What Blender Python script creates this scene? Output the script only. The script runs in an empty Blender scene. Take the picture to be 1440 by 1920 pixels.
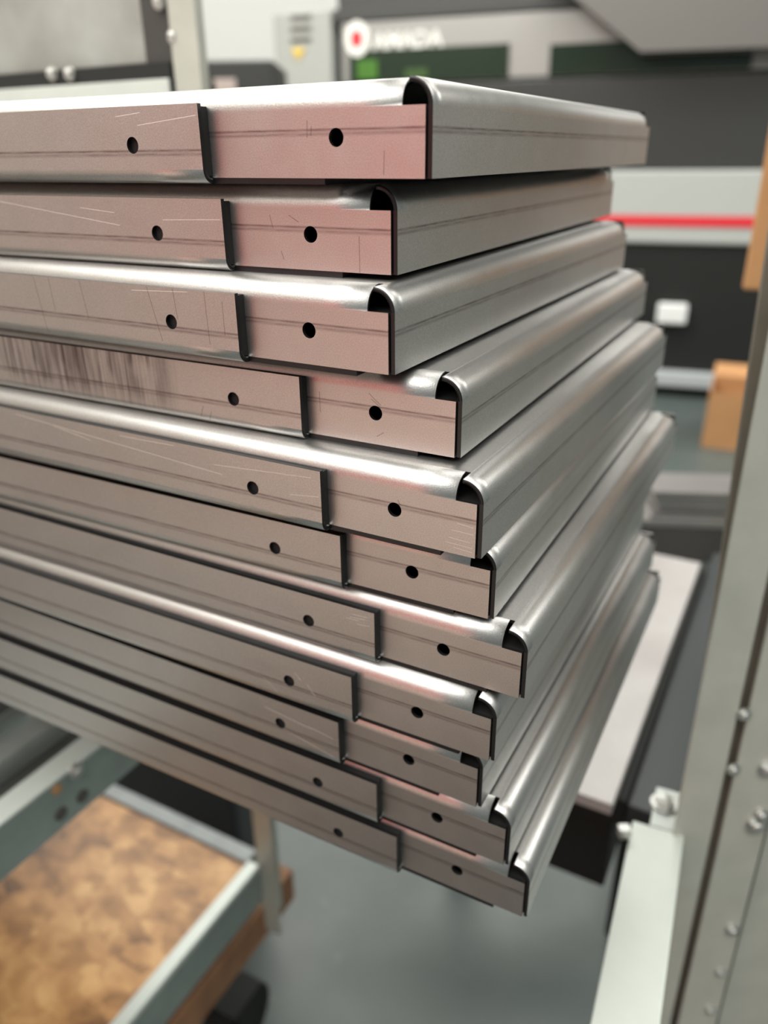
import bpy, bmesh, math, random
from mathutils import Vector, Matrix
random.seed(7)
C = bpy.context.scene.collection
sc = bpy.context.scene
sc.view_settings.view_transform = 'Standard'
sc.view_settings.look = 'None'
sc.view_settings.gamma = 1.0
sc.view_settings.exposure = -0.08

# ---------------------------------------------------------------- camera
EYE = 1.2                       # camera height over the floor
PITCH, ROLL, FPX = 0.42654, -0.01056, 1475.9
cam_d = bpy.data.cameras.new('camera'); cam = bpy.data.objects.new('camera', cam_d); C.objects.link(cam)
cam_d.sensor_fit = 'VERTICAL'; cam_d.sensor_height = 36.0
cam_d.lens = FPX / 1920 * 36.0
cam_d.clip_start = 0.01; cam_d.clip_end = 60
FWD = Vector((0, math.cos(PITCH), -math.sin(PITCH)))
_R = Vector((1, 0, 0)); _U = _R.cross(FWD)
RGT = math.cos(ROLL) * _R + math.sin(ROLL) * _U
UPV = -math.sin(ROLL) * _R + math.cos(ROLL) * _U
cam.matrix_world = Matrix(((RGT.x, UPV.x, -FWD.x, 0), (RGT.y, UPV.y, -FWD.y, 0), (RGT.z, UPV.z, -FWD.z, EYE), (0, 0, 0, 1)))
cam_d.dof.use_dof = True
cam_d.dof.focus_distance = 0.275
cam_d.dof.aperture_fstop = cam_d.lens / 4.1   # a 4.1 mm phone aperture
sc.camera = cam

# ---------------------------------------------------------------- light
W = bpy.data.worlds.new('world'); sc.world = W; W.use_nodes = True
W.node_tree.nodes['Background'].inputs[0].default_value = (0.93, 1.0, 0.97, 1)
W.node_tree.nodes['Background'].inputs[1].default_value = 0.28
def area(name, loc, sx, sy, power, col=(1, 0.985, 0.93), rot=(0, 0, 0)):
    l = bpy.data.lights.new(name, 'AREA'); l.shape = 'RECTANGLE'; l.size = sx; l.size_y = sy
    l.energy = power; l.color = col
    o = bpy.data.objects.new(name, l); o.location = loc; o.rotation_euler = rot; C.objects.link(o)
    return o
area('ceiling_lamp', (-1.5, -0.7, 3.3), 3.0, 3.4, 175)
area('ceiling_lamp', (1.6, 0.9, 3.3), 1.4, 1.8, 30)
area('ceiling_lamp', (4.2, 2.5, 3.3), 2.0, 2.6, 180)
area('ceiling_lamp', (-2.2, 2.1, 3.3), 1.4, 2.0, 75)
area('ceiling_lamp', (-0.5, 3.2, 3.3), 4.0, 0.9, 130)
area('ceiling_lamp', (-1.0, 6.0, 3.3), 5.0, 0.9, 75)
area('ceiling_lamp', (0.9, -1.8, 3.3), 1.6, 1.6, 60)

# ---------------------------------------------------------------- helpers
def ray(px, py): return FWD + RGT * ((px - 720) / FPX) - UPV * ((py - 960) / FPX)
def at_z(px, py, z):
    d = ray(px, py); return Vector((0, 0, EYE)) + d * ((z - EYE) / d.z)
def at_plane(px, py, p, n):
    d = ray(px, py); o = Vector((0, 0, EYE)); return o + d * ((p - o).dot(n) / d.dot(n))
YAW = -0.5
SU = Vector((math.cos(YAW), math.sin(YAW), 0)); SV = Vector((-math.sin(YAW), math.cos(YAW), 0))
S0 = Vector((0.045, 0.245, 0))
def uv(p): q = p - S0; return q.dot(SU), q.dot(SV)

def mat(name, col, rough=0.5, metal=0.0, build=None):
    m = bpy.data.materials.new(name); m.use_nodes = True
    b = m.node_tree.nodes['Principled BSDF']
    b.inputs['Base Color'].default_value = (*col, 1); b.inputs['Roughness'].default_value = rough
    b.inputs['Metallic'].default_value = metal
    if build: build(m.node_tree, b)
    return m
def nd(t, k, **kw):
    n = t.nodes.new(k)
    for a, v in kw.items(): setattr(n, a, v)
    return n
def mth(t, op, a, b=None, c=None, clamp=False):
    n = t.nodes.new('ShaderNodeMath'); n.operation = op; n.use_clamp = clamp
    for i, x in enumerate((a, b, c)):
        if x is None: continue
        if isinstance(x, (int, float)): n.inputs[i].default_value = x
        else: t.links.new(x, n.inputs[i])
    return n.outputs[0]
def mixc(t, f, a, b):
    n = t.nodes.new('ShaderNodeMix'); n.data_type = 'RGBA'
    if isinstance(f, (int, float)): n.inputs[0].default_value = f
    else: t.links.new(f, n.inputs[0])
    for i, x in ((6, a), (7, b)):
        if isinstance(x, tuple): n.inputs[i].default_value = (*x, 1)
        else: t.links.new(x, n.inputs[i])
    return n.outputs[2]
def noise(t, vec, scale, detail=3, rough=0.55):
    n = nd(t, 'ShaderNodeTexNoise'); n.inputs['Scale'].default_value = scale
    n.inputs['Detail'].default_value = detail; n.inputs['Roughness'].default_value = rough
    t.links.new(vec, n.inputs['Vector']); return n.outputs['Fac']
def objco(t): return nd(t, 'ShaderNodeTexCoord').outputs['Object']
def mapping(t, vec, sc_, rot=(0, 0, 0)):
    n = nd(t, 'ShaderNodeMapping'); n.inputs['Scale'].default_value = sc_; n.inputs['Rotation'].default_value = rot
    t.links.new(vec, n.inputs['Vector']); return n.outputs[0]
def ramp(t, f, stops):
    n = nd(t, 'ShaderNodeValToRGB'); e = n.color_ramp.elements
    while len(e) < len(stops): e.new(0.5)
    for i, (p, c) in enumerate(stops): e[i].position = p; e[i].color = (*c, 1) if len(c) == 3 else c
    t.links.new(f, n.inputs[0]); return n.outputs[0]

def mottled(name, col, rough, metal=0.0, amt=0.15, scale=20, bump=0.0, col2=None):
    def b(t, p):
        v = objco(t); f = noise(t, v, scale, 4)
        c2 = col2 or tuple(x * (1 - amt * 2) for x in col)
        f2 = ramp(t, f, [(0.3, (0, 0, 0)), (0.7, (1, 1, 1))])
        t.links.new(mixc(t, f2, c2, col), p.inputs['Base Color'])
        if bump:
            bn = nd(t, 'ShaderNodeBump'); bn.inputs['Strength'].default_value = bump; bn.inputs['Distance'].default_value = 0.002
            t.links.new(f, bn.inputs['Height']); t.links.new(bn.outputs[0], p.inputs['Normal'])
    return mat(name, col, rough, metal, b)

def panel_metal(name, line_z, scratches=(), smear=None, ticks=()):
    """satin sheet steel; line_z: press-brake mark height (m); scratches: (x0,z0,x1,z1) in mm on face A"""
    def b(t, p):
        v = objco(t); s = nd(t, 'ShaderNodeSeparateXYZ'); t.links.new(v, s.inputs[0])
        x, y, z = s.outputs
        col = mixc(t, noise(t, v, 60, 3), (0.56, 0.555, 0.54), (0.64, 0.635, 0.62))
        col = mixc(t, ramp(t, noise(t, v, 2300, 2), [(0.35, (0, 0, 0)), (0.65, (1, 1, 1))]), mixc(t, 0.75, col, (0.46, 0.455, 0.45)), col)
        # double pressing line, broken up a little along its length
        wob = noise(t, mapping(t, v, (30, 30, 400)), 4, 2)
        def line(zc, w, k):
            d = mth(t, 'ABSOLUTE', mth(t, 'SUBTRACT', z, zc))
            return mth(t, 'MULTIPLY', mth(t, 'SUBTRACT', 1.0, mth(t, 'DIVIDE', d, w), clamp=True), k)
        L = mth(t, 'ADD', line(line_z, 0.0006, 1.0), line(line_z - 0.0012, 0.0009, 0.6))
        L = mth(t, 'MULTIPLY', L, mth(t, 'MULTIPLY', wob, 1.5), clamp=True)
        col = mixc(t, L, col, (0.17, 0.125, 0.125))
        rough = mth(t, 'ADD', 0.36, mth(t, 'MULTIPLY', noise(t, v, 90, 3), 0.10))
        def seg(x0, z0, x1, z1, w):
            x0, z0, x1, z1 = (q / 1000 for q in (x0, z0, x1, z1))
            ln = math.hypot(x1 - x0, z1 - z0); ux, uz = (x1 - x0) / ln, (z1 - z0) / ln
            dx = mth(t, 'SUBTRACT', x, x0); dz = mth(t, 'SUBTRACT', z, z0)
            al = mth(t, 'ADD', mth(t, 'MULTIPLY', dx, ux), mth(t, 'MULTIPLY', dz, uz))
            ac = mth(t, 'ABSOLUTE', mth(t, 'SUBTRACT', mth(t, 'MULTIPLY', dz, ux), mth(t, 'MULTIPLY', dx, uz)))
            m1 = mth(t, 'SUBTRACT', 1.0, mth(t, 'DIVIDE', ac, w), clamp=True)
            m2 = mth(t, 'MULTIPLY', mth(t, 'GREATER_THAN', al, 0.0), mth(t, 'LESS_THAN', al, ln))
            fr = mth(t, 'LESS_THAN', y, 0.002)
            return mth(t, 'MULTIPLY', mth(t, 'MULTIPLY', m1, m2), fr)
        for q in scratches:
            f = seg(*q, 0.00016)
            col = mixc(t, mth(t, 'MULTIPLY', f, 0.8), col, (0.95, 0.93, 0.9))
            rough = mth(t, 'ADD', rough, mth(t, 'MULTIPLY', f, 0.3))
        for q in ticks:
            f = seg(*q, 0.00022)
            col = mixc(t, mth(t, 'MULTIPLY', f, 0.75), col, (0.12, 0.10, 0.10))
        if smear:
            x0, x1, dark = smear
            st = noise(t, mapping(t, v, (420, 20, 16), (0, 0.3, 0)), 1.0, 4, 0.6)
            big = noise(t, mapping(t, v, (70, 10, 40), (0, 0.5, 0)), 1.0, 2)
            e = mth(t, 'MULTIPLY', mth(t, 'MULTIPLY', mth(t, 'SUBTRACT', x, x0 / 1000), 80, clamp=True),
                    mth(t, 'MULTIPLY', mth(t, 'SUBTRACT', x1 / 1000, x), 60, clamp=True))
            hi = mth(t, 'MULTIPLY', mth(t, 'SUBTRACT', z, -0.001), 120, clamp=True)
            f = mth(t, 'MULTIPLY', mth(t, 'MULTIPLY', mth(t, 'SUBTRACT', st, 0.34), 3.2, clamp=True), mth(t, 'MULTIPLY', mth(t, 'SUBTRACT', big, 0.25), 4, clamp=True))
            f = mth(t, 'MULTIPLY', mth(t, 'MULTIPLY', f, e), mth(t, 'MULTIPLY', hi, dark), clamp=True)
            col = mixc(t, f, col, (0.13, 0.11, 0.11))
        t.links.new(col, p.inputs['Base Color'])
        t.links.new(rough, p.inputs['Roughness'])
        bn = nd(t, 'ShaderNodeBump'); bn.inputs['Strength'].default_value = 0.22; bn.inputs['Distance'].default_value = 0.0002
        t.links.new(noise(t, v, 1800, 2), bn.inputs['Height']); t.links.new(bn.outputs[0], p.inputs['Normal'])
    return mat(name, (0.6, 0.59, 0.57), 0.35, 1.0, b)

M = {}
M['edge'] = mat('laser_cut_edge', (0.012, 0.012, 0.013), 0.35, 0.3)
M['beige_wall'] = mat('beige_wall_paint', (0.37, 0.335, 0.295), 0.7)
M['reflector_ply'] = mottled('pale_plywood', (0.42, 0.345, 0.285), 0.6, 0, 0.06, 8)
M['filler'] = mat('black_filler', (0.006, 0.006, 0.006), 0.7)
M['galv'] = mottled('galvanised_steel', (0.50, 0.54, 0.52), 0.42, 0.75, 0.12, 25)
M['galv_paint'] = mottled('grey_rack_paint', (0.47, 0.485, 0.43), 0.38, 0.15, 0.06, 30)
M['galv_brace'] = mottled('brown_grey_brace', (0.24, 0.215, 0.175), 0.5, 0.1, 0.1, 30)  # darker and browner than the rack paint
M['teal_steel'] = mottled('green_grey_steel', (0.27, 0.32, 0.30), 0.42, 0.2, 0.08, 30)
M['pale_steel'] = mottled('pale_zinc_rail', (0.60, 0.65, 0.61), 0.45, 0.25, 0.05, 14)
M['bolt'] = mat('zinc_bolt', (0.55, 0.56, 0.54), 0.4, 0.9)
M['dark_steel'] = mat('dark_steel', (0.05, 0.05, 0.047), 0.5, 0.2)
M['black'] = mat('black_paint', (0.006, 0.007, 0.006), 0.75)
M['card'] = mottled('brown_cardboard', (0.50, 0.26, 0.11), 0.75, 0, 0.06, 12)
M['white'] = mat('white_paint', (0.72, 0.73, 0.70), 0.6)
M['wood'] = mottled('old_brown_timber', (0.34, 0.17, 0.085), 0.7, 0, 0.2, 18)
M['sheet'] = mottled('bare_sheet_steel', (0.46, 0.44, 0.43), 0.35, 0.8, 0.08, 8)
M['whitesheet'] = mottled('white_coated_sheet', (0.50, 0.49, 0.48), 0.35, 0.0, 0.12, 4, col2=(0.30, 0.275, 0.27))

M['dullzinc'] = mottled('dull_zinc', (0.33, 0.36, 0.365), 0.5, 0.1, 0.12, 30)
M['mottle'] = mottled('mottled_galvanised', (0.46, 0.50, 0.475), 0.5, 0.45, 0.1, 7, col2=(0.25, 0.25, 0.225))
M['darkgrey'] = mat('dark_grey_paint', (0.075, 0.07, 0.065), 0.5)
M['darkblue'] = mat('blue_black_shade', (0.05, 0.058, 0.064), 0.4)  # colour of the shade on the floor behind the shelf
M['slate'] = mat('slate_shade', (0.026, 0.032, 0.034), 0.45)  # shade colour for the floor gap and the post gap
M['machine_dark'] = mat('machine_dark_grey', (0.05, 0.052, 0.05), 0.45)
M['machine_gloss'] = mat('machine_gloss_grey', (0.045, 0.046, 0.044), 0.4, 0.2)
M['machine_silver'] = mat('machine_silver', (0.36, 0.355, 0.34), 0.35, 0.4)
M['reflection_panel'] = mat('reflection_grey', (0.15, 0.14, 0.13), 0.5)  # tone of the reflection on the machine door
M['band'] = mat('machine_white', (0.46, 0.48, 0.46), 0.5)
M['red'] = mat('signal_red', (0.72, 0.03, 0.045), 0.5)
M['green'] = mat('green_guard', (0.05, 0.17, 0.01), 0.5)
M['green2'] = mat('dull_green_guard', (0.03, 0.08, 0.01), 0.5)
M['tint'] = mat('tinted_window', (0.012, 0.028, 0.016), 0.15)
M['steelbar'] = mat('blue_white_bar', (0.45, 0.48, 0.50), 0.4)
M['plastic_white'] = mat('white_plastic', (0.85, 0.87, 0.86), 0.4)
M['column'] = mat('column_grey', (0.40, 0.41, 0.385), 0.5)
M['yellow'] = mat('warning_yellow', (0.78, 0.55, 0.06), 0.5)
M['letter'] = mat('white_letter', (0.9, 0.9, 0.85), 0.5)
M['black2'] = mat('cabinet_black', (0.025, 0.028, 0.026), 0.5)
M['pinklabel'] = mat('pale_label', (0.42, 0.35, 0.32), 0.6)
M['salmon'] = mat('salmon_paint', (0.72, 0.14, 0.135), 0.5)
def floor_b(t, p):
    v = objco(t)
    c = ramp(t, noise(t, v, 3.0, 5), [(0.3, (0.066, 0.083, 0.079)), (0.7, (0.10, 0.12, 0.115))])
    f = ramp(t, noise(t, v, 14, 2), [(0.66, (0, 0, 0)), (0.74, (1, 1, 1))])
    t.links.new(mixc(t, mth(t, 'MULTIPLY', f, 0.25), c, (0.25, 0.24, 0.22)), p.inputs['Base Color'])
    t.links.new(mth(t, 'ADD', 0.3, mth(t, 'MULTIPLY', noise(t, v, 8, 3), 0.2)), p.inputs['Roughness'])
M['floor'] = mat('grey_painted_floor', (0.14, 0.17, 0.165), 0.35, 0, floor_b)
def osb_b(t, p):
    v = objco(t)
    vo = nd(t, 'ShaderNodeTexVoronoi'); vo.inputs['Scale'].default_value = 1.0
    vv = mapping(t, v, (38, 60, 1), (0, 0, 0.5)); 
    ad = nd(t, 'ShaderNodeVectorMath', operation='ADD'); t.links.new(vv, ad.inputs[0])
    nz = nd(t, 'ShaderNodeTexNoise'); nz.inputs['Scale'].default_value = 40; t.links.new(v, nz.inputs['Vector']); t.links.new(nz.outputs['Color'], ad.inputs[1])
    t.links.new(ad.outputs[0], vo.inputs['Vector'])
    s = nd(t, 'ShaderNodeSeparateColor'); t.links.new(vo.outputs['Color'], s.inputs[0])
    f = mth(t, 'ADD', mth(t, 'MULTIPLY', s.outputs[0], 0.28), mth(t, 'MULTIPLY', noise(t, v, 22, 5), 0.85))
    f = mth(t, 'ADD', f, mth(t, 'MULTIPLY', mth(t, 'SUBTRACT', noise(t, v, 7, 2), 0.52), 0.9))
    c = ramp(t, f, [(0.22, (0.10, 0.045, 0.015)), (0.42, (0.30, 0.145, 0.05)), (0.62, (0.52, 0.27, 0.10)), (0.9, (0.78, 0.47, 0.20))])
    t.links.new(c, p.inputs['Base Color'])
M['osb'] = mat('strand_board', (0.5, 0.3, 0.12), 0.45, 0, osb_b)

def obj(name, bm, mats, parent=None, loc=None, rotz=0.0, smooth=False):
    me = bpy.data.meshes.new(name)
    bmesh.ops.recalc_face_normals(bm, faces=bm.faces) if not getattr(bm, 'keep', False) else None
    bm.to_mesh(me); bm.free()
    for m in (mats if isinstance(mats, (list, tuple)) else [mats]): me.materials.append(m)
    o = bpy.data.objects.new(name, me); C.objects.link(o)
    if parent: o.parent = parent
    if loc is not None: o.location = loc
    if rotz: o.rotation_euler = (0, 0, rotz)
    if smooth:
        for f in me.polygons: f.use_smooth = True
    return o
def add_box(bm, x0, x1, y0, y1, z0, z1, bev=0.0, mi=0):
    r = bmesh.ops.create_cube(bm, size=1.0)
    vs = r['verts']
    for v in vs:
        v.co = Vector(((x0 + x1) / 2 + v.co.x * (x1 - x0), (y0 + y1) / 2 + v.co.y * (y1 - y0), (z0 + z1) / 2 + v.co.z * (z1 - z0)))
    fs = {f for v in vs for f in v.link_faces}
    for f in fs: f.material_index = mi
    if bev:
        es = list({e for v in vs for e in v.link_edges})
        bmesh.ops.bevel(bm, geom=es, offset=bev, segments=2, affect='EDGES', profile=0.5)
def box(*a, **k):
    bm = bmesh.new(); add_box(bm, *a, **k); return bm
def add_cyl(bm, c, axis, r, h, seg=24, r2=None):
    q = Vector((0, 0, 1)).rotation_difference(Vector(axis)).to_matrix().to_4x4()
    bmesh.ops.create_cone(bm, cap_ends=True, segments=seg, radius1=r, radius2=r if r2 is None else r2, depth=h, matrix=Matrix.Translation(c) @ q)
def add_dome(bm, c, axis, r, flat=0.6):
    q = Vector((0, 0, 1)).rotation_difference(Vector(axis)).to_matrix().to_4x4()
    bmesh.ops.create_uvsphere(bm, u_segments=20, v_segments=12, radius=r, matrix=Matrix.Translation(c) @ q @ Matrix.Diagonal((1, 1, flat, 1)))
def bolt(parent, c, axis, r=0.006):
    bm = bmesh.new(); ax = Vector(axis)
    add_cyl(bm, Vector(c) + ax * 0.0008, axis, r * 1.35, 0.0016)
    add_cyl(bm, Vector(c) + ax * (0.0016 + r * 0.25), axis, r, r * 0.6, 6)
    add_dome(bm, Vector(c) + ax * (0.0016 + r * 0.5), axis, r * 0.8, 0.5)
    return obj('bolt', bm, M['bolt'], parent)
def empty(name, loc, rotz, label, cat, group=None):
    o = bpy.data.objects.new(name, None); C.objects.link(o); o.empty_display_size = 0.05
    o.location = loc; o.rotation_euler = (0, 0, rotz); o['label'] = label; o['category'] = cat
    if group: o['group'] = group
    return o
def tag(o, label, cat, group=None):
    o['label'] = label; o['category'] = cat
    if group: o['group'] = group
    return o
def struct(o): o['kind'] = 'structure'; return o

# ---------------------------------------------------------------- room
struct(obj('floor', box(-5, 6, -3, 8.2, -0.1, 0), M['floor']))
struct(obj('wall_back', box(-5, 6, 7.2, 7.3, 0, 3.6), M['white']))
struct(obj('ceiling', box(-5, 6, -3, 8.2, 3.5, 3.6), M['white']))
struct(obj('wall_left', box(-3.1, -3.0, -3, 4.9, 0, 3.5), M['beige_wall']))  # unseen wall, set close and beige to warm the flange reflections

# ---------------------------------------------------------------- the panels
mm = 0.001
T, ZL, RL = 30.0, 28.05, 7.8          # pitch of the stack, lid height, lid roll radius
PW, PL = 950.0, 304.4                # panel width and length
HX1, HZ1 = -31.3, 11.9               # hole in the lid flange
OFF, ZT, ZB = 5.3, 23.1, -1.9        # tray flange offset, top and bottom
HDX, HZ2 = -31.4, 10.7               # hole in the tray flange, measured from its end
HR = 2.75
class Sheet:
    def __init__(s): s.bm = bmesh.new()
    def poly(s, pts, n, smooth=False):
        vs = [s.bm.verts.new(Vector(p) * mm) for p in pts]
        f = s.bm.faces.new(vs); f.normal_update()
        if f.normal.dot(Vector(n)) < 0: f.normal_flip()
        f.smooth = smooth
        return f
    def wall_with_hole(s, xs, zs, y, n, hx, hz, hr, skip=()):
        """grid of quads in the plane y; the cell around the hole gets a round opening"""
        for i in range(len(xs) - 1):
            for j in range(len(zs) - 1):
                x0, x1, z0, z1 = xs[i], xs[i + 1], zs[j], zs[j + 1]
                if (i, j) in skip: continue
                if x0 < hx < x1 and z0 < hz < z1:
                    cor = [(x1, z1), (x0, z1), (x0, z0), (x1, z0)]
                    N = 40
                    pt = lambda k: (hx + hr * math.cos(math.pi / 4 + 2 * math.pi * k / N), hz + hr * math.sin(math.pi / 4 + 2 * math.pi * k / N))
                    for q in range(4):
                        a, b = cor[q], cor[(q + 1) % 4]
                        arc = [pt(q * N // 4 + k) for k in range(N // 4 + 1)]
                        s.poly([(a[0], y, a[1])] + [(p[0], y, p[1]) for p in arc] + [(b[0], y, b[1])], n)
                else:
                    s.poly([(x0, y, z0), (x1, y, z0), (x1, y, z1), (x0, y, z1)], n)
    def done(s, name, mats, parent, thick):
        bmesh.ops.remove_doubles(s.bm, verts=s.bm.verts, dist=1e-6)
        me = bpy.data.meshes.new(name); s.bm.to_mesh(me); s.bm.free()
        for m in mats: me.materials.append(m)
        o = bpy.data.objects.new(name, me); C.objects.link(o); o.parent = parent
        md = o.modifiers.new('sheet_thickness', 'SOLIDIFY'); md.thickness = thick; md.offset = -1
        md.use_even_offset = True; md.material_offset_rim = 1; md.use_quality_normals = True
        return o
NA = 14
def lid_sheet():
    s = Sheet(); e = 0.9
    xb = 2.0                               # outer plane of the long side
    xs = [-PW, HX1 - 6, HX1 + 6, -RL, 0]; zt = ZL - RL
    for y, n, sg in ((0, (0, -1, 0), 1), (PL, (0, 1, 0), -1)):
        s.wall_with_hole(xs, [0, HZ1 - 6, HZ1 + 6, zt], y, n, HX1, HZ1, HR)
        for i in range(3 if sg == 1 else 4):
            for k in range(NA):
                a0, a1 = (math.pi / 2 * k / NA, math.pi / 2 * (k + 1) / NA)
                f = lambda a: (y + sg * RL * (1 - math.cos(a)), zt + RL * math.sin(a))
                (ya, za), (yb, zb) = f(a0), f(a1)
                s.poly([(xs[i], ya, za), (xs[i + 1], ya, za), (xs[i + 1], yb, zb), (xs[i], yb, zb)], (0, -sg, 1), True)
    for i in range(3):
        s.poly([(xs[i], RL, ZL), (xs[i + 1], RL, ZL), (xs[i + 1], PL - RL, ZL), (xs[i], PL - RL, ZL)], (0, 0, 1))
    ys = [e, RL, PL - RL - 4, PL - e]
    for j in range(3):
        if j == 1: s.poly([(-RL, ys[j], ZL), (xb - RL, ys[j], ZL), (xb - RL, ys[j + 1], ZL), (-RL, ys[j + 1], ZL)], (0, 0, 1))
        for k in range(NA if j < 2 else 0):
            f = lambda a: (xb - RL * (1 - math.cos(a)), zt + RL * math.sin(a))
            (xa, za), (xc, zc) = f(math.pi / 2 * k / NA), f(math.pi / 2 * (k + 1) / NA)
            s.poly([(xa, ys[j], za), (xa, ys[j + 1], za), (xc, ys[j + 1], zc), (xc, ys[j], zc)], (1, 0, 1), True)
        s.poly([(xb, ys[j], 0), (xb, ys[j + 1], 0), (xb, ys[j + 1], zt), (xb, ys[j], zt)], (1, 0, 0))
    s.poly([(-PW, RL, 0), (-PW, PL - RL, 0), (-PW, PL - RL, ZL), (-PW, RL, ZL)], (-1, 0, 0))
    return s
RT = 4.6
def tray_sheet():                          # origin at the flange's end
    s = Sheet(); xs = [-PW + 60, HDX - 6, HDX + 6, 0]; z0 = ZB + RT
    for y, n, sg in ((-OFF, (0, -1, 0), 1), (PL + OFF, (0, 1, 0), -1)):
        s.wall_with_hole(xs, [z0, HZ2 - 6, HZ2 + 6, ZT], y, n, HDX, HZ2, HR)
        for i in range(3):
            for k in range(NA):
                f = lambda a: (y + sg * RT * (1 - math.cos(a)), z0 - RT * math.sin(a))
                (ya, za), (yb, zb) = f(math.pi / 2 * k / NA), f(math.pi / 2 * (k + 1) / NA)
                s.poly([(xs[i], ya, za), (xs[i + 1], ya, za), (xs[i + 1], yb, zb), (xs[i], yb, zb)], (0, -sg, -1), True)
    ya, yb = -OFF + RT, PL + OFF - RT
    for i in range(3):
        for y0, y1 in ((ya, 1.0), (1.0, PL - 1.0), (PL - 1.0, yb)):
            s.poly([(xs[i], y0, ZB), (xs[i + 1], y0, ZB), (xs[i + 1], y1, ZB), (xs[i], y1, ZB)], (0, 0, -1))
    for x0, x1 in ((0, 46),):
        for y0, y1 in ((0.0, 1.0), (1.0, PL - 1.0), (PL - 1.0, PL)): s.poly([(x0, y0, ZB), (x1, y0, ZB), (x1, y1, ZB), (x0, y1, ZB)], (0, 0, -1))
    return s
G_S = -62.1
# X, Y, dZ, yaw, slide of the tray
FIT = [(13.51, 260.40, -6.93, -0.5044, -20.03),
       (3.21, 273.07, -6.93, -0.4900, -2.79),
       (1.99, 257.58, -6.93, -0.5179, 3.65),
       (24.79, 258.47, -6.93, -0.4988, 1.87),
       (31.04, 239.69, -6.93, -0.5123, 3.13),
       (37.97, 248.67, -6.93, -0.4943, 2.34),
       (49.87, 240.54, -6.93, -0.5023, 3.17),
       (39.99, 240.48, -6.93, -0.4985, 3.33),
       (36.78, 246.61, -6.93, -0.5058, -0.93),
       (49.28, 243.74, -6.93, -0.4991, 3.53),
       (58.91, 242.13, -6.93, -0.4924, 2.74)]
LAB = ['topmost metal panel of the stack, its corner standing clear against the dark machine',
       'second metal panel from the top, shaded under the overhanging topmost one',
       'third metal panel from the top, with dark vertical ticks on its front flange',
       'fourth metal panel from the top, smeared with dark streaks at its left',
       'fifth metal panel from the top, with long pale scratches across its front flange',
       'sixth metal panel from the top, its corner tucked tightly under the scratched fifth panel',
       'seventh metal panel from the top, its corner jutting out past the panels above and below',
       'eighth metal panel from the top, set back just below the far-jutting seventh one',
       'ninth metal panel from the top, its corner notch hidden by the panel resting on it',
       'tenth metal panel from the top, lying directly on the bottom panel',
       'bottom metal panel of the stack, lying on the cart and hanging out over the floor']
lid_m = panel_metal('satin_sheet_steel_lid', 0.0142)
tray_m = panel_metal('satin_sheet_steel_tray', 0.0088)
lid_ms = {0: panel_metal('satin_steel_lid_scuffed', 0.0142, ticks=[(-42, 17, -42.3, 12), (-40.5, 15.5, -40.8, 12.5), (-14, 8, -14.3, 1)]),
          1: panel_metal('satin_steel_lid_nicked', 0.0142, ticks=[(-48, 18, -47, 13.5), (-40, 18, -36, 15.8), (-44, 6, -43, 3), (-12, 12, -12, 0)]),
          3: panel_metal('satin_steel_lid_smudged', 0.0142, ticks=[(-34, 19, -29, 15), (-33, 17, -29.5, 14.5), (-55, 17, -55, 9), (-31, 3, -28, 5)]),
          4: panel_metal('satin_steel_lid_scraped', 0.0142, scratches=[(-10, 6, -2, 5.6), (-11, 4, -1, 3.6), (-8, 2.5, -1, 2), (-7, 12, -1, 11.4), (-9, 9, -1, 8.8)], ticks=[(-30, 16, -29, 14)])}
tray_ms = {0: panel_metal('satin_steel_tray_light_scratch', 0.0088, scratches=[(-28, 17, -1, 19.5), (-38, 20, -26, 21)]),
           1: panel_metal('satin_steel_tray_crossed_scratch', 0.0088, scratches=[(-120, 21, -50, 13), (-70, 19, -52, 17.5), (-28, 15.5, -1, 16.2)]),
           2: panel_metal('satin_steel_tray_ticked', 0.0088, scratches=[(-50, 21, -22, 22.2)], ticks=[(-105, 23, -102, 0), (-96, 23, -95, 10), (-78, 23, -76, 8), (-42, 23, -37, 3), (-29, 23, -28, 12), (-14, 23, -13.5, 4), (-6, 20, -6, 8)]),
           3: panel_metal('satin_steel_tray_smeared', 0.0088, smear=(-170, -58, 1.0), ticks=[(-47, 6, -49, 1), (-43, 4, -45, 0)]),
           4: panel_metal('satin_steel_tray_long_scratch', 0.0088, scratches=[(-165, 21, -46, 13.5), (-50, 17, -4, 20), (-140, 19, -118, 16), (-100, 21, -70, 21.5), (-14, 11.5, -1, 13)]),
           6: panel_metal('satin_steel_tray_rubbed', 0.0088, scratches=[(-10, 20, -3, 20.4), (-11, 18.5, -4, 19), (-8, 16, -2, 16.5), (-13, 17.5, -7, 17.8)]),
           7: panel_metal('satin_steel_tray_marked', 0.0088, scratches=[(-22, 12, -18, 7), (-45, 8, -38, 2), (-28, 16, -25, 13)]),
           8: panel_metal('satin_steel_tray_fine_scratch', 0.0088, scratches=[(-30, 8, -3, 3), (-40, 17, -14, 14), (-16, 15, -3, 13)])}
lid0 = tray0 = filler0 = None
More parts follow.
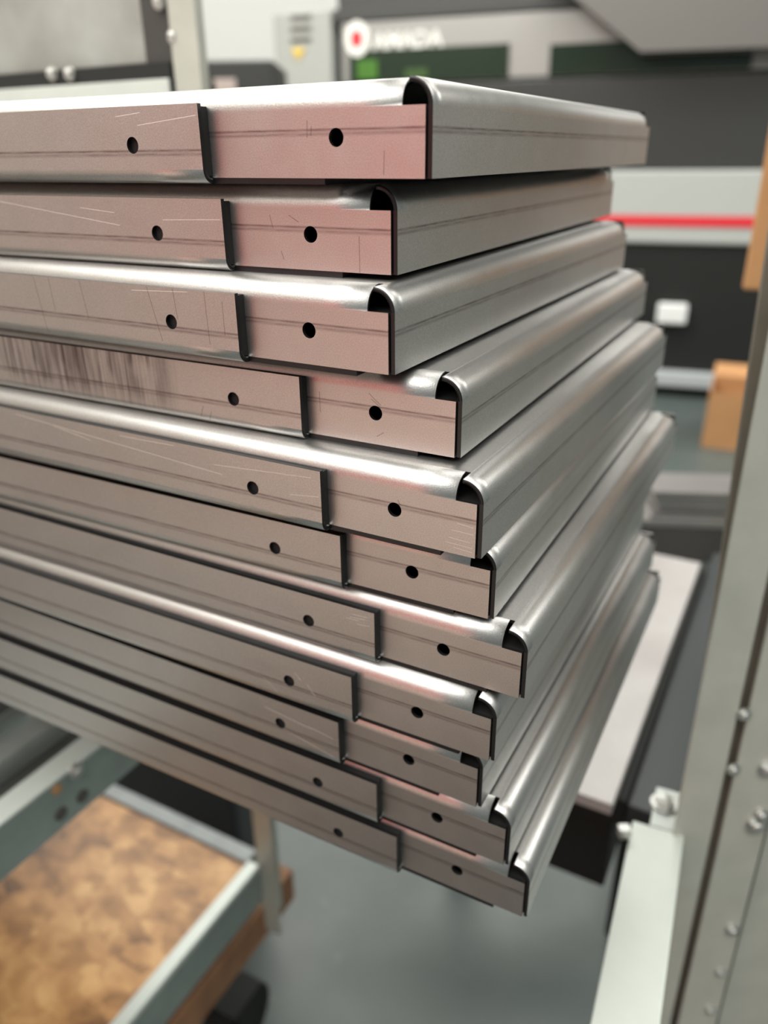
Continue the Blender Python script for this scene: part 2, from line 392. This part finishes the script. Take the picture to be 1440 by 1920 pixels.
for i, (X, Y, dz, yw, sl) in enumerate(FIT):
    e = empty('metal_panel', (X * mm, Y * mm, EYE + (dz - T * i) * mm), yw, LAB[i], 'panel', 'folded metal panels stacked on the cart')
    if lid0 is None:
        lid0 = lid_sheet().done('lid', [lid_m, M['edge']], e, 1.5 * mm)
        tray0 = tray_sheet().done('tray', [tray_m, M['edge']], e, 1.8 * mm)
        bm = bmesh.new()
        for y0, y1 in ((-3.35, -0.15), (PL + 0.15, PL + 3.35)):
            add_box(bm, (-PW + 61) * mm, -0.3 * mm, y0 * mm, y1 * mm, 0.6 * mm, 22.2 * mm)  # black filler added so the tray holes look dark
        filler0 = obj('dark_filler', bm, M['filler'], tray0)
        lfiller0 = obj('dark_filler', box(-13 * mm, 0.35 * mm, 2.2 * mm, (PL - 2.2) * mm, 0.1 * mm, 19.4 * mm), M['filler'], lid0)  # black filler added to keep light out of the corner notch
        l, t_ = lid0, tray0
    else:
        l = lid0.copy(); t_ = tray0.copy(); C.objects.link(l); C.objects.link(t_); l.parent = e; t_.parent = e
        k_ = filler0.copy(); C.objects.link(k_); k_.parent = t_
        k_ = lfiller0.copy(); C.objects.link(k_); k_.parent = l
    t_.location = ((G_S + sl) * mm, 0, 0)
    for o, d in ((l, lid_ms), (t_, tray_ms)):
        o.material_slots[0].link = 'OBJECT'; o.material_slots[0].material = d.get(i, lid_m if d is lid_ms else tray_m)

# ---------------------------------------------------------------- rack on castors that carries the stack (turned like the stack)
VB = 0.330                                 # its rear plane, just behind the stack
PB, NB = S0 + SV * VB, SV
def uz(px, py): p = at_plane(px, py, PB, NB); return uv(p)[0], p.z
def cart():
    zt = EYE - 0.471
    r = empty('rolling_rack', (S0.x, S0.y, 0), YAW, 'galvanised steel rolling rack with a strand-board lower shelf, holding the panel stack', 'rack')
    U1 = -0.4055; U0, V0 = -1.15, -0.35
    obj('deck_side_rail', box(U1 - 0.024, U1, V0, VB - 0.004, zt - 0.003, zt, 0.001), M['pale_steel'], r)
    obj('deck_rail_flange', box(U1 - 0.003, U1, V0, VB - 0.004, zt - 0.05, zt - 0.003), M['teal_steel'], r)
    obj('deck', box(U0, U1 - 0.026, V0, VB - 0.01, zt - 0.016, zt - 0.006), M['dark_steel'], r)
    PU = S0 + SU * U1
    def onr(px, py): p = at_plane(px, py, PU, SU); return Vector((U1, uv(p)[1], p.z))
    bolt(r, onr(141, 1445), (1, 0, 0), 0.0055)
    for px, py in ((154, 1492), (114, 1525)):
        bm = bmesh.new(); add_cyl(bm, onr(px, py) + Vector((0.0006, 0, 0)), (1, 0, 0), 0.006, 0.001, 28); add_cyl(bm, onr(px, py) + Vector((0.0016, 0, 0)), (1, 0, 0), 0.004, 0.001, 6); obj('plug', bm, M['darkgrey'], r)
    bm = bmesh.new(); add_cyl(bm, onr(106, 1480) + Vector((0.0006, 0, 0)), (1, 0, 0), 0.0045, 0.001, 28); obj('rust_plug', bm, M['card'], r)
    ua, ub = uz(476, 1560)[0], uz(508, 1560)[0]
    top = EYE + 0.75
    bm = bmesh.new(); add_box(bm, ua, ub, VB, VB + 0.003, EYE - 0.95, top, 0.0005); add_box(bm, ua, ua + 0.003, VB + 0.003, VB + 0.04, EYE - 0.95, top)
    obj('post', bm, M['galv_paint'], r)
    bm = bmesh.new(); add_box(bm, ua - 0.034, ua - 0.001, VB + 0.006, VB + 0.009, zt, top)
    obj('post', bm, M['dark_steel'], r)
    for (a, b) in ((U0, VB - 0.01), (U0, V0)):
        bm = bmesh.new(); add_box(bm, a, a + 0.04, b, b + 0.003, 0.12, top); add_box(bm, a, a + 0.003, b + 0.003, b + 0.04, 0.12, top)
        obj('post', bm, M['galv_paint'], r)
    # lower shelf
    zo = EYE - 0.836
    obj('strand_board', box(U0 + 0.02, -0.4365, V0, VB - 0.006, zo - 0.018, zo), M['osb'], r)
    obj('lower_back_rail', box(U0 + 0.02, -0.437, VB - 0.005, VB + 0.018, zo - 0.04, zo + 0.004, 0.002), M['dullzinc'], r)
    bm = bmesh.new(); add_box(bm, -0.436, -0.419, V0, VB - 0.001, zo - 0.002, zo + 0.005, 0.001)
    obj('lower_side_rail', bm, M['pale_steel'], r)
    obj('lower_rail_flange', box(-0.422, -0.419, V0, VB - 0.001, zo - 0.058, zo - 0.002), M['teal_steel'], r)
    obj('timber_bearer', box(-0.455, -0.4205, V0, 0.40, zo - 0.131, zo - 0.075, 0.003), M['wood'], r)
    for (a, b) in ((-0.47, 0.30), (U0 + 0.05, 0.27), (U0 + 0.05, V0 + 0.06)):
        bm = bmesh.new(); add_cyl(bm, (a, b, 0.06), (1, 0, 0), 0.06, 0.035, 32); add_box(bm, a - 0.03, a + 0.03, b - 0.03, b + 0.03, 0.118, 0.125)
        add_box(bm, a - 0.028, a - 0.022, b - 0.02, b + 0.02, 0.06, 0.12); add_box(bm, a + 0.022, a + 0.028, b - 0.02, b + 0.02, 0.06, 0.12)
        obj('caster', bm, M['black'], r)
    # upper rail seen above the stack at the left
    z0, z1 = uz(160, 183)[1], uz(160, 158)[1]
    ue = uz(322, 160)[0]
    obj('upper_rail', box(U0, ue, VB - 0.004, VB - 0.001, z0 - 0.01, z1, 0.0005), M['pale_steel'], r)
    obj('upper_shelf', box(U0, ue - 0.01, VB + 0.004, VB + 0.07, z1 - 0.004, z1 - 0.001), M['dark_steel'], r)
    for px, py, rr in ((100, 138, .0045), (133, 138, .0045)):
        u_, z_ = uz(px, py); bolt(r, (u_, VB - 0.0005, z_), (0, -1, 0), rr)
    for px, py, rr in ((322, 68, .0045), (294, 2, .0045)):
        u_, z_ = uz(px, py); bolt(r, (u_, VB + 0.003, z_), (0, -1, 0), rr)
    obj('upper_rail_web', box(U0, ue, VB, VB + 0.003, z1, z1 + 0.012), M['black'], r)
    return z1, ue
zshelf, ue = cart()
# galvanised box standing on the upper shelf
u1_, zb_ = uz(293, 130)
bx = empty('sheet_metal_panel', tuple(S0 + SV * (VB + 0.012))[:2] + (zshelf - 0.001,), YAW, 'mottled galvanised panel standing on the upper shelf of the rolling rack, top left', 'panel')
bm = bmesh.new(); add_box(bm, -0.70, u1_, 0, 0.04, 0.0005, 0.012); obj('skid', bm, M['black'], bx)
bm = bmesh.new(); add_box(bm, -0.74, u1_, 0, 0.045, 0.0125, 0.36, 0.003); obj('face', bm, M['mottle'], bx)

# timber blocks between the rack deck and the stack
def place(name, bm, m, u, v, z, label, cat, group=None, rot=0.0):
    o = obj(name, bm, m); p = S0 + SU * u + SV * v
    o.location = (p.x, p.y, z); o.rotation_euler = (0, 0, YAW + rot); tag(o, label, cat, group); return o
for u_ in (-0.52, -0.86):
    place('timber_block', box(-0.045, 0.045, -0.05, 0.05, 0, 0.1555, 0.002), M['wood'], u_, 0.24, EYE - 0.4655 - 0.0115 + 0.0115,
          ('dark timber block under the stack, close to the pale side rail of the deck' if u_ > -0.7 else 'dark timber block under the stack, deep in the rack away from the side rail'), 'block', 'timber blocks under the panel stack')
# folded channels lying on the deck
def channel(u0, w, h, label, m, v1):
    bm = bmesh.new(); add_box(bm, 0, w, -0.3, v1, 0, 0.002); add_box(bm, 0, 0.002, -0.3, v1, 0.002, h); add_box(bm, w - 0.002, w, -0.3, v1, 0.002, h)
    add_box(bm, w - 0.018, w - 0.002, -0.3, v1, h - 0.002, h)
    return place('steel_channel', bm, m, u0, 0.0, EYE - 0.4765, label, 'channel')
channel(-0.500, 0.052, 0.020, 'narrow folded steel channel lying on the rack deck next to its pale side rail', M['galv'], 0.18)
channel(-0.580, 0.060, 0.028, 'folded steel channel on the rack deck, further left of the one by the pale rail', M['galv'], 0.18)

# ---------------------------------------------------------------- rack posts on the right
def right_rack():
    Y0 = 0.42
    pl = Vector((0, Y0, 0)); n = Vector((0, 1, 0))
    xa, xb, xc, xd = (at_plane(q, 1920, pl, n).x for q in (1195, 1256, 1272, 1342))
    r = empty('storage_rack', (xa, Y0, 0), 0, 'grey-green painted steel rack with bolted uprights, closest on the right', 'rack')
    H = 1.85
    bm = bmesh.new(); add_box(bm, 0, xb - xa, 0, 0.003, 0, H, 0.0005); add_box(bm, xb - xa - 0.003, xb - xa, 0.003, 0.03, 0, H)
    obj('upright', bm, M['galv_paint'], r)
    bm = bmesh.new(); add_box(bm, xc - xa, xd - xa, 0, 0.003, 0, H, 0.0005); add_box(bm, xd - xa - 0.003, xd - xa, 0.003, 0.03, 0, H)
    obj('upright', bm, M['galv_paint'], r)
    obj('joining_plate', box(xb - xa + 0.0005, xc - xa + 0.014, 0.010, 0.014, 0, H), M['galv_brace'], r)
    obj('gap_shade_strip', box(xd - xa + 0.0005, xd - xa + 0.022, 0.029, 0.032, 0, H), M['slate'], r)  # dark strip put in for the shade in the gap beside the upright
    obj('end_plate', box(xd - xa + 0.016, xd - xa + 0.09, 0.022, 0.025, 0, H), M['galv_paint'], r)
    # leaning brace behind the first upright
    pl2 = Vector((0, Y0 + 0.045, 0))
    a, b = at_plane(1330, 1200, pl2, n), at_plane(1434, 500, pl2, n)
    d = (b - a).normalized(); a2 = a - d * 0.25; b2 = b + d * 0.35
    bm = bmesh.new(); vs = []
    for p in (a2, b2):
        for dx in (0, 0.035):
            for dy in (0, 0.003): vs.append(bm.verts.new((p.x + dx - xa, p.y + dy - Y0, p.z)))
    for f in ((0, 1, 3, 2), (4, 6, 7, 5), (0, 4, 5, 1), (2, 3, 7, 6), (0, 2, 6, 4), (1, 5, 7, 3)): bm.faces.new([vs[k] for k in f])
    obj('brace', bm, M['galv_brace'], r)
    for px, py, rr in ((1394, 1338, .0036), (1374, 1441, .0036), (1416, 1545, .0055), (1426, 1526, .004), (1438, 1440, .005), (1372, 1742, .004), (1350, 1822, .003), (1331, 1893, .003)):
        p = at_plane(px, py, pl, n)
        bolt(r, (p.x - xa, 0.0, p.z), (0, -1, 0), rr)
    # pale bottom rail with a bolt at its far end
    zr = EYE - 0.45
    p0, p1 = at_z(1107, 1920, zr), at_z(1182, 1560, zr)
    d = p1 - p0; ang = math.atan2(d.y, d.x) - math.pi / 2; L = d.length
    o = obj('foot_rail', box(0, 0.036, -0.12, L + 0.012, -0.003, 0.0, 0.0008), M['pale_steel'], r, (p0.x - xa, p0.y - Y0, zr), ang)
    obj('foot_rail_flange', box(0, 0.003, -0.12, L + 0.012, -0.035, -0.0032), M['galv'], r, (p0.x - xa, p0.y - Y0, zr), ang)
    c = Vector((0.028, L - 0.0, 0)); c = Matrix.Rotation(ang, 3, 'Z') @ c
    obj('rail_plate', box(0.012, 0.036, L + 0.0125, L + 0.055, -0.003, 0.0, 0.0008), M['galv'], r, (p0.x - xa, p0.y - Y0, zr), ang)
    q = at_z(1247, 1497, zr + 0.006); bolt(r, (q.x - xa, q.y - Y0, zr), (0, 0, 1), 0.0075)
    q = at_z(1163, 1575, zr); 
    obj('stud', box(q.x - xa - 0.001, q.x - xa + 0.008, q.y - Y0, q.y - Y0 + 0.008, zr, zr + 0.008, 0.001), M['bolt'], r)
right_rack()

# ---------------------------------------------------------------- low table with white sheets, beyond the stack
zt_ = EYE - 0.515
def table_white():
    r = empty('work_table', (S0.x, S0.y, 0), YAW, 'low black table beyond the stack, under the white coated sheet', 'table')
    obj('table_top', box(-0.34, 0.012, 0.318, 0.80, zt_ - 0.03, zt_, 0.002), M['black'], r)
    for a in (-0.33, -0.04):
        obj('leg', box(a, a + 0.04, 0.74, 0.78, 0, zt_ - 0.0305), M['black'], r)
        obj('foot', box(a, a + 0.04, 0.7805, 0.95, 0, 0.04), M['black'], r)
    obj('floor_shade_strip', box(0.013, 0.105, 0.32, 0.86, zt_ - 0.03, zt_ - 0.005, 0.002), M['slate'], r)  # dark strip in place of the shaded floor beside the table
    obj('under_shade', box(-0.29, 0.0, 0.345, 0.735, zt_ - 0.14, zt_ - 0.0305, 0.002), M['black'], r)  # black box filling in the shade below the table
table_white()
place('coated_sheet', box(-0.33, 0.004, 0.296, 0.784, 0, 0.012, 0.001), M['whitesheet'], 0, 0, zt_, 'white coated sheet on the low black table beyond the stack', 'sheet')
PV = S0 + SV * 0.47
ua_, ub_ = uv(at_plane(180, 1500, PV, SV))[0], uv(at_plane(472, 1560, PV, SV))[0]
place('shade_slab', box(ua_, ub_ - 0.03, 0.47, 0.53, 0, 0.52, 0.01), M['darkblue'], 0, 0, 0, 'added dark slate slab for the floor shade behind the strand-board shelf', 'shade block')  # dark slab added in place of the table's shade on the floor

# ---------------------------------------------------------------- further table with a small pile of steel sheets
def far_table():
    zt = EYE - 0.56
    p = at_z(1222, 975, zt); a = -0.10
    r = empty('steel_table', (p.x, p.y, 0), a, 'grey steel table seen between the stack corner and the painted uprights', 'table')
    obj('table_top', box(-0.5, 0.5, 0, 0.10, zt - 0.012, zt, 0.001), M['sheet'], r)
    obj('apron', box(-0.5, 0.5, 0.002, 0.006, zt - 0.075, zt - 0.0125), M['darkgrey'], r)
    for q in (-0.48, 0.44): obj('leg', box(q, q + 0.04, 0.03, 0.07, 0, zt - 0.0125), M['darkgrey'], r)
    obj('lower_rail', box(-0.45, 0.5, 0.01, 0.05, zt - 0.11, zt - 0.085), M['teal_steel'], r)
    lab = ['lowest steel sheet of the small pile on the grey steel table', 'second steel sheet up in the small pile on the grey table', 'third steel sheet up in the small pile on the grey table', 'top steel sheet of the small pile on the grey table']
    for k in range(4):
        off = (0.0, 0.012, 0.004, 0.0)[k]
        o = obj('steel_sheet', box(off - 0.002, 0.40, 0.004 + off * 0.5, 0.09, 0, 0.010, 0.001), M['sheet'])
        o.location = (p.x, p.y, zt + 0.0135 * k); o.rotation_euler = (0, 0, a); tag(o, lab[k], 'sheet', 'pile of steel sheets on the grey table')
far_table()

# ---------------------------------------------------------------- cardboard boxes
def carton(name_loc, rz, w, d, h, label, flap=True):
    r = empty('cardboard_box', name_loc, rz, label, 'box')
    bm = bmesh.new(); t_ = 0.005
    add_box(bm, 0, w, 0, t_, 0, h); add_box(bm, 0, w, d - t_, d, 0, h); add_box(bm, 0, t_, t_, d - t_, 0, h); add_box(bm, w - t_, w, t_, d - t_, 0, h)
    add_box(bm, t_, w - t_, t_, d - t_, 0, t_)
    obj('carton', bm, M['card'], r)
    if flap:
        bm = bmesh.new(); add_box(bm, 0, w, 0, 0.15 * d + 0.05, 0, 0.004); o = obj('flap', bm, M['card'], r, (0, d, h)); o.rotation_euler = (math.radians(25), 0, 0)
        bm = bmesh.new(); add_box(bm, 0, 0.10, 0, d, 0, 0.004); o = obj('flap', bm, M['card'], r, (w, 0, h)); o.rotation_euler = (0, math.radians(-35), 0)
    else:
        obj('lid', box(0, w, 0, d, h, h + 0.005), M['card'], r)
    return r
p = at_z(1314, 838, 0.0)
carton((p.x, p.y, 0), -0.42, 0.34, 0.30, 0.25, 'open cardboard box standing on the floor in front of the machine')
p = at_plane(1397, 545, Vector((0, 1.0, 0)), Vector((0, 1, 0)))
bz = p.z
r_ = empty('shelf_stand', (p.x, 1.0, 0), -0.47, 'shelf stand mostly hidden behind the painted uprights, under the high carton', 'shelf')
obj('board', box(0.055, 0.3, 0.03, 0.2, bz - 0.02, bz), M['galv_paint'], r_)
for q in (0.07, 0.25): obj('leg', box(q, q + 0.03, 0.1, 0.13, 0, bz - 0.0205), M['galv_paint'], r_)
bm = bmesh.new(); add_box(bm, -0.004, 0.13, 0, 0.09, 0.0005, 0.26, 0.004)
o = obj('cardboard_carton', bm, M['card']); o.location = (p.x, 1.0, bz); o.rotation_euler = (0, 0, -0.47); tag(o, 'closed cardboard carton at the right edge, high above the open box', 'box')

# ---------------------------------------------------------------- the cutting machine
MY = -0.33
M0 = at_z(1280, 742, 0.0); MX = Vector((math.cos(MY), math.sin(MY), 0)); MN = Vector((-math.sin(MY), math.cos(MY), 0))
def mp(px, py, dep=0.0):
    p = at_plane(px, py, M0 + MN * dep, MN); q = p - M0; return q.dot(MX), p.z
def machine():
    r = empty('laser_cutter', (M0.x, M0.y, 0), MY, 'large dark laser cutting machine with tinted windows and a red-striped white band', 'machine')
    xl = mp(626, 150)[0]; xr = 3.0
    def part(nm, px0, px1, py0, py1, d0, d1, m, parent=r, bev=0.0, right=None, left=None):
        yc = (py0 + py1) / 2; xc = (px0 + px1) / 2
        a, b = mp(px0, yc)[0] if left is None else left, mp(px1, yc)[0] if right is None else right
        zt, zb = mp(xc, py0)[1], mp(xc, py1)[1]
        return obj(nm, box(a, b, d0, d1, zb, zt, bev), m, parent)
    zband_t, zband_b = mp(1280, 319)[1], mp(1280, 457)[1]
    zbar_t, zbar_b = mp(1280, 695)[1], mp(1280, 722)[1]
    ztop = mp(820, 12)[1] + 0.0
    obj('housing', box(xl, xr, 0.08, 1.4, 0.05, ztop + 0.12, 0.01), M['machine_dark'], r)
    zw = mp(820, 152)[1]
    obj('lower_door', box(xl + 0.02, xr, 0.03, 0.079, zband_t, zw - 0.005, 0.01), M['machine_gloss'], r)
    obj('upper_door', box(xl + 0.035, xr, 0.03, 0.079, zw, ztop - 0.04, 0.01), M['machine_silver'], r)
    obj('top_trim', box(xl, xr, 0.02, 0.079, ztop - 0.038, ztop + 0.02, 0.005), M['machine_dark'], r)
    w1 = part('window', 652, 952, 88, 150, 0.018, 0.029, M['tint'])
    w2 = part('window', 1030, 1412, 73, 134, 0.018, 0.029, M['tint'])
    part('green_guard', 668, 706, 112, 148, 0.012, 0.0175, M['green'], w1, 0.002)
    part('green_guard', 758, 800, 128, 147, 0.012, 0.0175, M['green2'], w1, 0.002)
    # grey trapezoid panel standing in for a reflection in the glossy door
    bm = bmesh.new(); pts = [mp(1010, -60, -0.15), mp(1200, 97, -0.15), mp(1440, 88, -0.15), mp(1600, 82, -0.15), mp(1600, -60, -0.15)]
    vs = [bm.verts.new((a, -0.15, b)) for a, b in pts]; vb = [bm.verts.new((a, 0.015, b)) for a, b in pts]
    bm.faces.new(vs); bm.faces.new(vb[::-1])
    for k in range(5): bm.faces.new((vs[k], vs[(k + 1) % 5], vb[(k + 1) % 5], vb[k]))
    obj('reflection_panel', bm, M['reflection_panel'], r)
    bd = obj('white_band', box(xl + 0.3, xr, -0.02, 0.078, zband_b, zband_t, 0.012), M['band'], r)
    s0, s1 = mp(1280, 424)[1], mp(1280, 404)[1]
    obj('red_stripe', box(xl + 0.3, xr, -0.026, -0.0205, s0, s1), M['red'], bd)
    obj('base_skirt', box(xl, xr, 0.0, 0.078, zbar_t + 0.0, zband_b - 0.002), M['black'], r)
    obj('foot_bar', box(xl, xr, -0.06, 0.05, zbar_b, zbar_t, 0.01), M['steelbar'], r)
    obj('plinth', box(xl, xr, 0.02, 0.5, 0, zbar_b - 0.001), M['black'], r)
    part('handle', 1232, 1288, 567, 604, -0.06, -0.002, M['plastic_white'], r, 0.012)
    # control column
    a, b = mp(514, 90)[0], mp(621, 90)[0]; zt = mp(566, 22)[1]
    col = obj('control_column', box(a, b, 0.0, 0.4, 0, zt, 0.01), M['column'], r)
    for yy in (33, 54, 75): part('vent', 546, 584, yy - 4, yy + 4, -0.006, -0.0005, M['darkgrey'], col)
    # yellow warning triangle pointing down
    t3 = [mp(547, 91), mp(573, 91), mp(560, 113)]
    bm = bmesh.new(); f_ = [bm.verts.new((x, -0.008, z)) for x, z in t3]; g_ = [bm.verts.new((x, -0.0005, z)) for x, z in t3]
    bm.faces.new(f_); bm.faces.new(g_[::-1])
    for k in range(3): bm.faces.new((f_[k], f_[(k + 1) % 3], g_[(k + 1) % 3], g_[k]))
    obj('warning_triangle', bm, M['yellow'], col)
    # badge and lettering
    x0, z0 = mp(667, 72); rx = mp(690, 72)[0] - x0; rz = mp(667, 38)[1] - z0
    bm = bmesh.new(); add_cyl(bm, (0, 0, 0), (0, 1, 0), 1.0, 1.0, 40)
    for v in bm.verts: v.co = Vector((v.co.x * rx, v.co.y * 0.012, v.co.z * rz))
    bg = obj('badge', bm, M['letter'], r, (x0, 0.02, z0))
    bm = bmesh.new(); add_cyl(bm, (0, 0, 0), (0, 1, 0), 1.0, 1.0, 24)
    for v in bm.verts: v.co = Vector((v.co.x * rx * 0.48, v.co.y * 0.004, v.co.z * rz * 0.48))
    obj('badge_dot', bm, M['red'], bg, (0, -0.009, -0.0))
    cu = bpy.data.curves.new('word', 'FONT'); cu.body = 'AMADA'; cu.size = 1.0; cu.extrude = 0.004; cu.offset = 0.02
    tmp = bpy.data.objects.new('tmp', cu); C.objects.link(tmp); bpy.context.view_layer.update()
    me = bpy.data.meshes.new_from_object(tmp.evaluated_get(bpy.context.evaluated_depsgraph_get()))
    bpy.data.objects.remove(tmp)
    xs = [v.co.x for v in me.vertices]; ys = [v.co.y for v in me.vertices]
    a, zb = mp(696, 93); b = mp(828, 90)[0]; h = mp(760, 60)[1] - mp(760, 92)[1]
    for v in me.vertices:
        X = (v.co.x - min(xs)) / (max(xs) - min(xs)) if False else v.co.x
        v.co = Vector((v.co.x, v.co.z, v.co.y))
    mx0, mx1, my0, my1 = min(xs), max(xs), min(ys), max(ys)
    for v in me.vertices: v.co = Vector(((v.co.x - mx0) / (mx1 - mx0) * (b - a), v.co.y, (v.co.z - my0) / (my1 - my0) * h))
    me.materials.clear(); me.materials.append(M['letter'])
    o = bpy.data.objects.new('lettering', me); C.objects.link(o); o.parent = r; o.location = (a, 0.024, zb)
machine()
# dark cabinet left of the machine with a pale label
PC = Vector((0, 3.6, 0)); NC = Vector((0, 1, 0))
a, b = at_plane(382, 140, PC, NC), at_plane(512, 112, PC, NC)
k = empty('dark_cabinet', (a.x, 3.6, 0), 0, 'low dark cabinet with a pale label, left of the machine column', 'cabinet')
obj('body', box(0, b.x - a.x, 0, 0.5, 0, b.z, 0.008), M['black2'], k)
c0, c1 = at_plane(402, 148, PC, NC), at_plane(444, 175, PC, NC)
obj('label_plate', box(c0.x - a.x, c1.x - a.x, -0.008, -0.0005, c1.z, c0.z, 0.002), M['pinklabel'], k)

# ---------------------------------------------------------------- added salmon reflector, locker-shaped and unseen, to tint the flanges pink
lk = empty('salmon_reflector', (-1.75, -1.45, 0), math.radians(130), 'added salmon reflector behind the viewpoint, shaped as a steel locker', 'reflector')
obj('body', box(-0.85, 0.85, 0, 0.4, 0.0, 1.9, 0.006), M['salmon'], lk)
for q in (-0.82, -0.27, 0.28):
    dr = obj('reflector_door', box(q, q + 0.52, -0.02, -0.001, 0.05, 1.85, 0.004), M['salmon'], lk)
    obj('handle', box(q + 0.44, q + 0.46, -0.05, -0.0205, 0.95, 1.1, 0.003), M['bolt'], dr)

# added plywood reflector, bench-shaped and unseen, to turn the lower flanges beige
bn = empty('plywood_reflector', (-1.0, -0.55, 0), 0, 'added pale plywood reflector left of the viewpoint, shaped as a workbench', 'bench')
obj('reflector_top', box(-0.75, 0.72, -0.65, 0.52, 0.70, 0.73, 0.003), M['reflector_ply'], bn)
for a in (-0.7, 0.62):
    for b in (-0.6, 0.42): obj('leg', box(a, a + 0.06, b, b + 0.06, 0, 0.6995), M['reflector_ply'], bn)
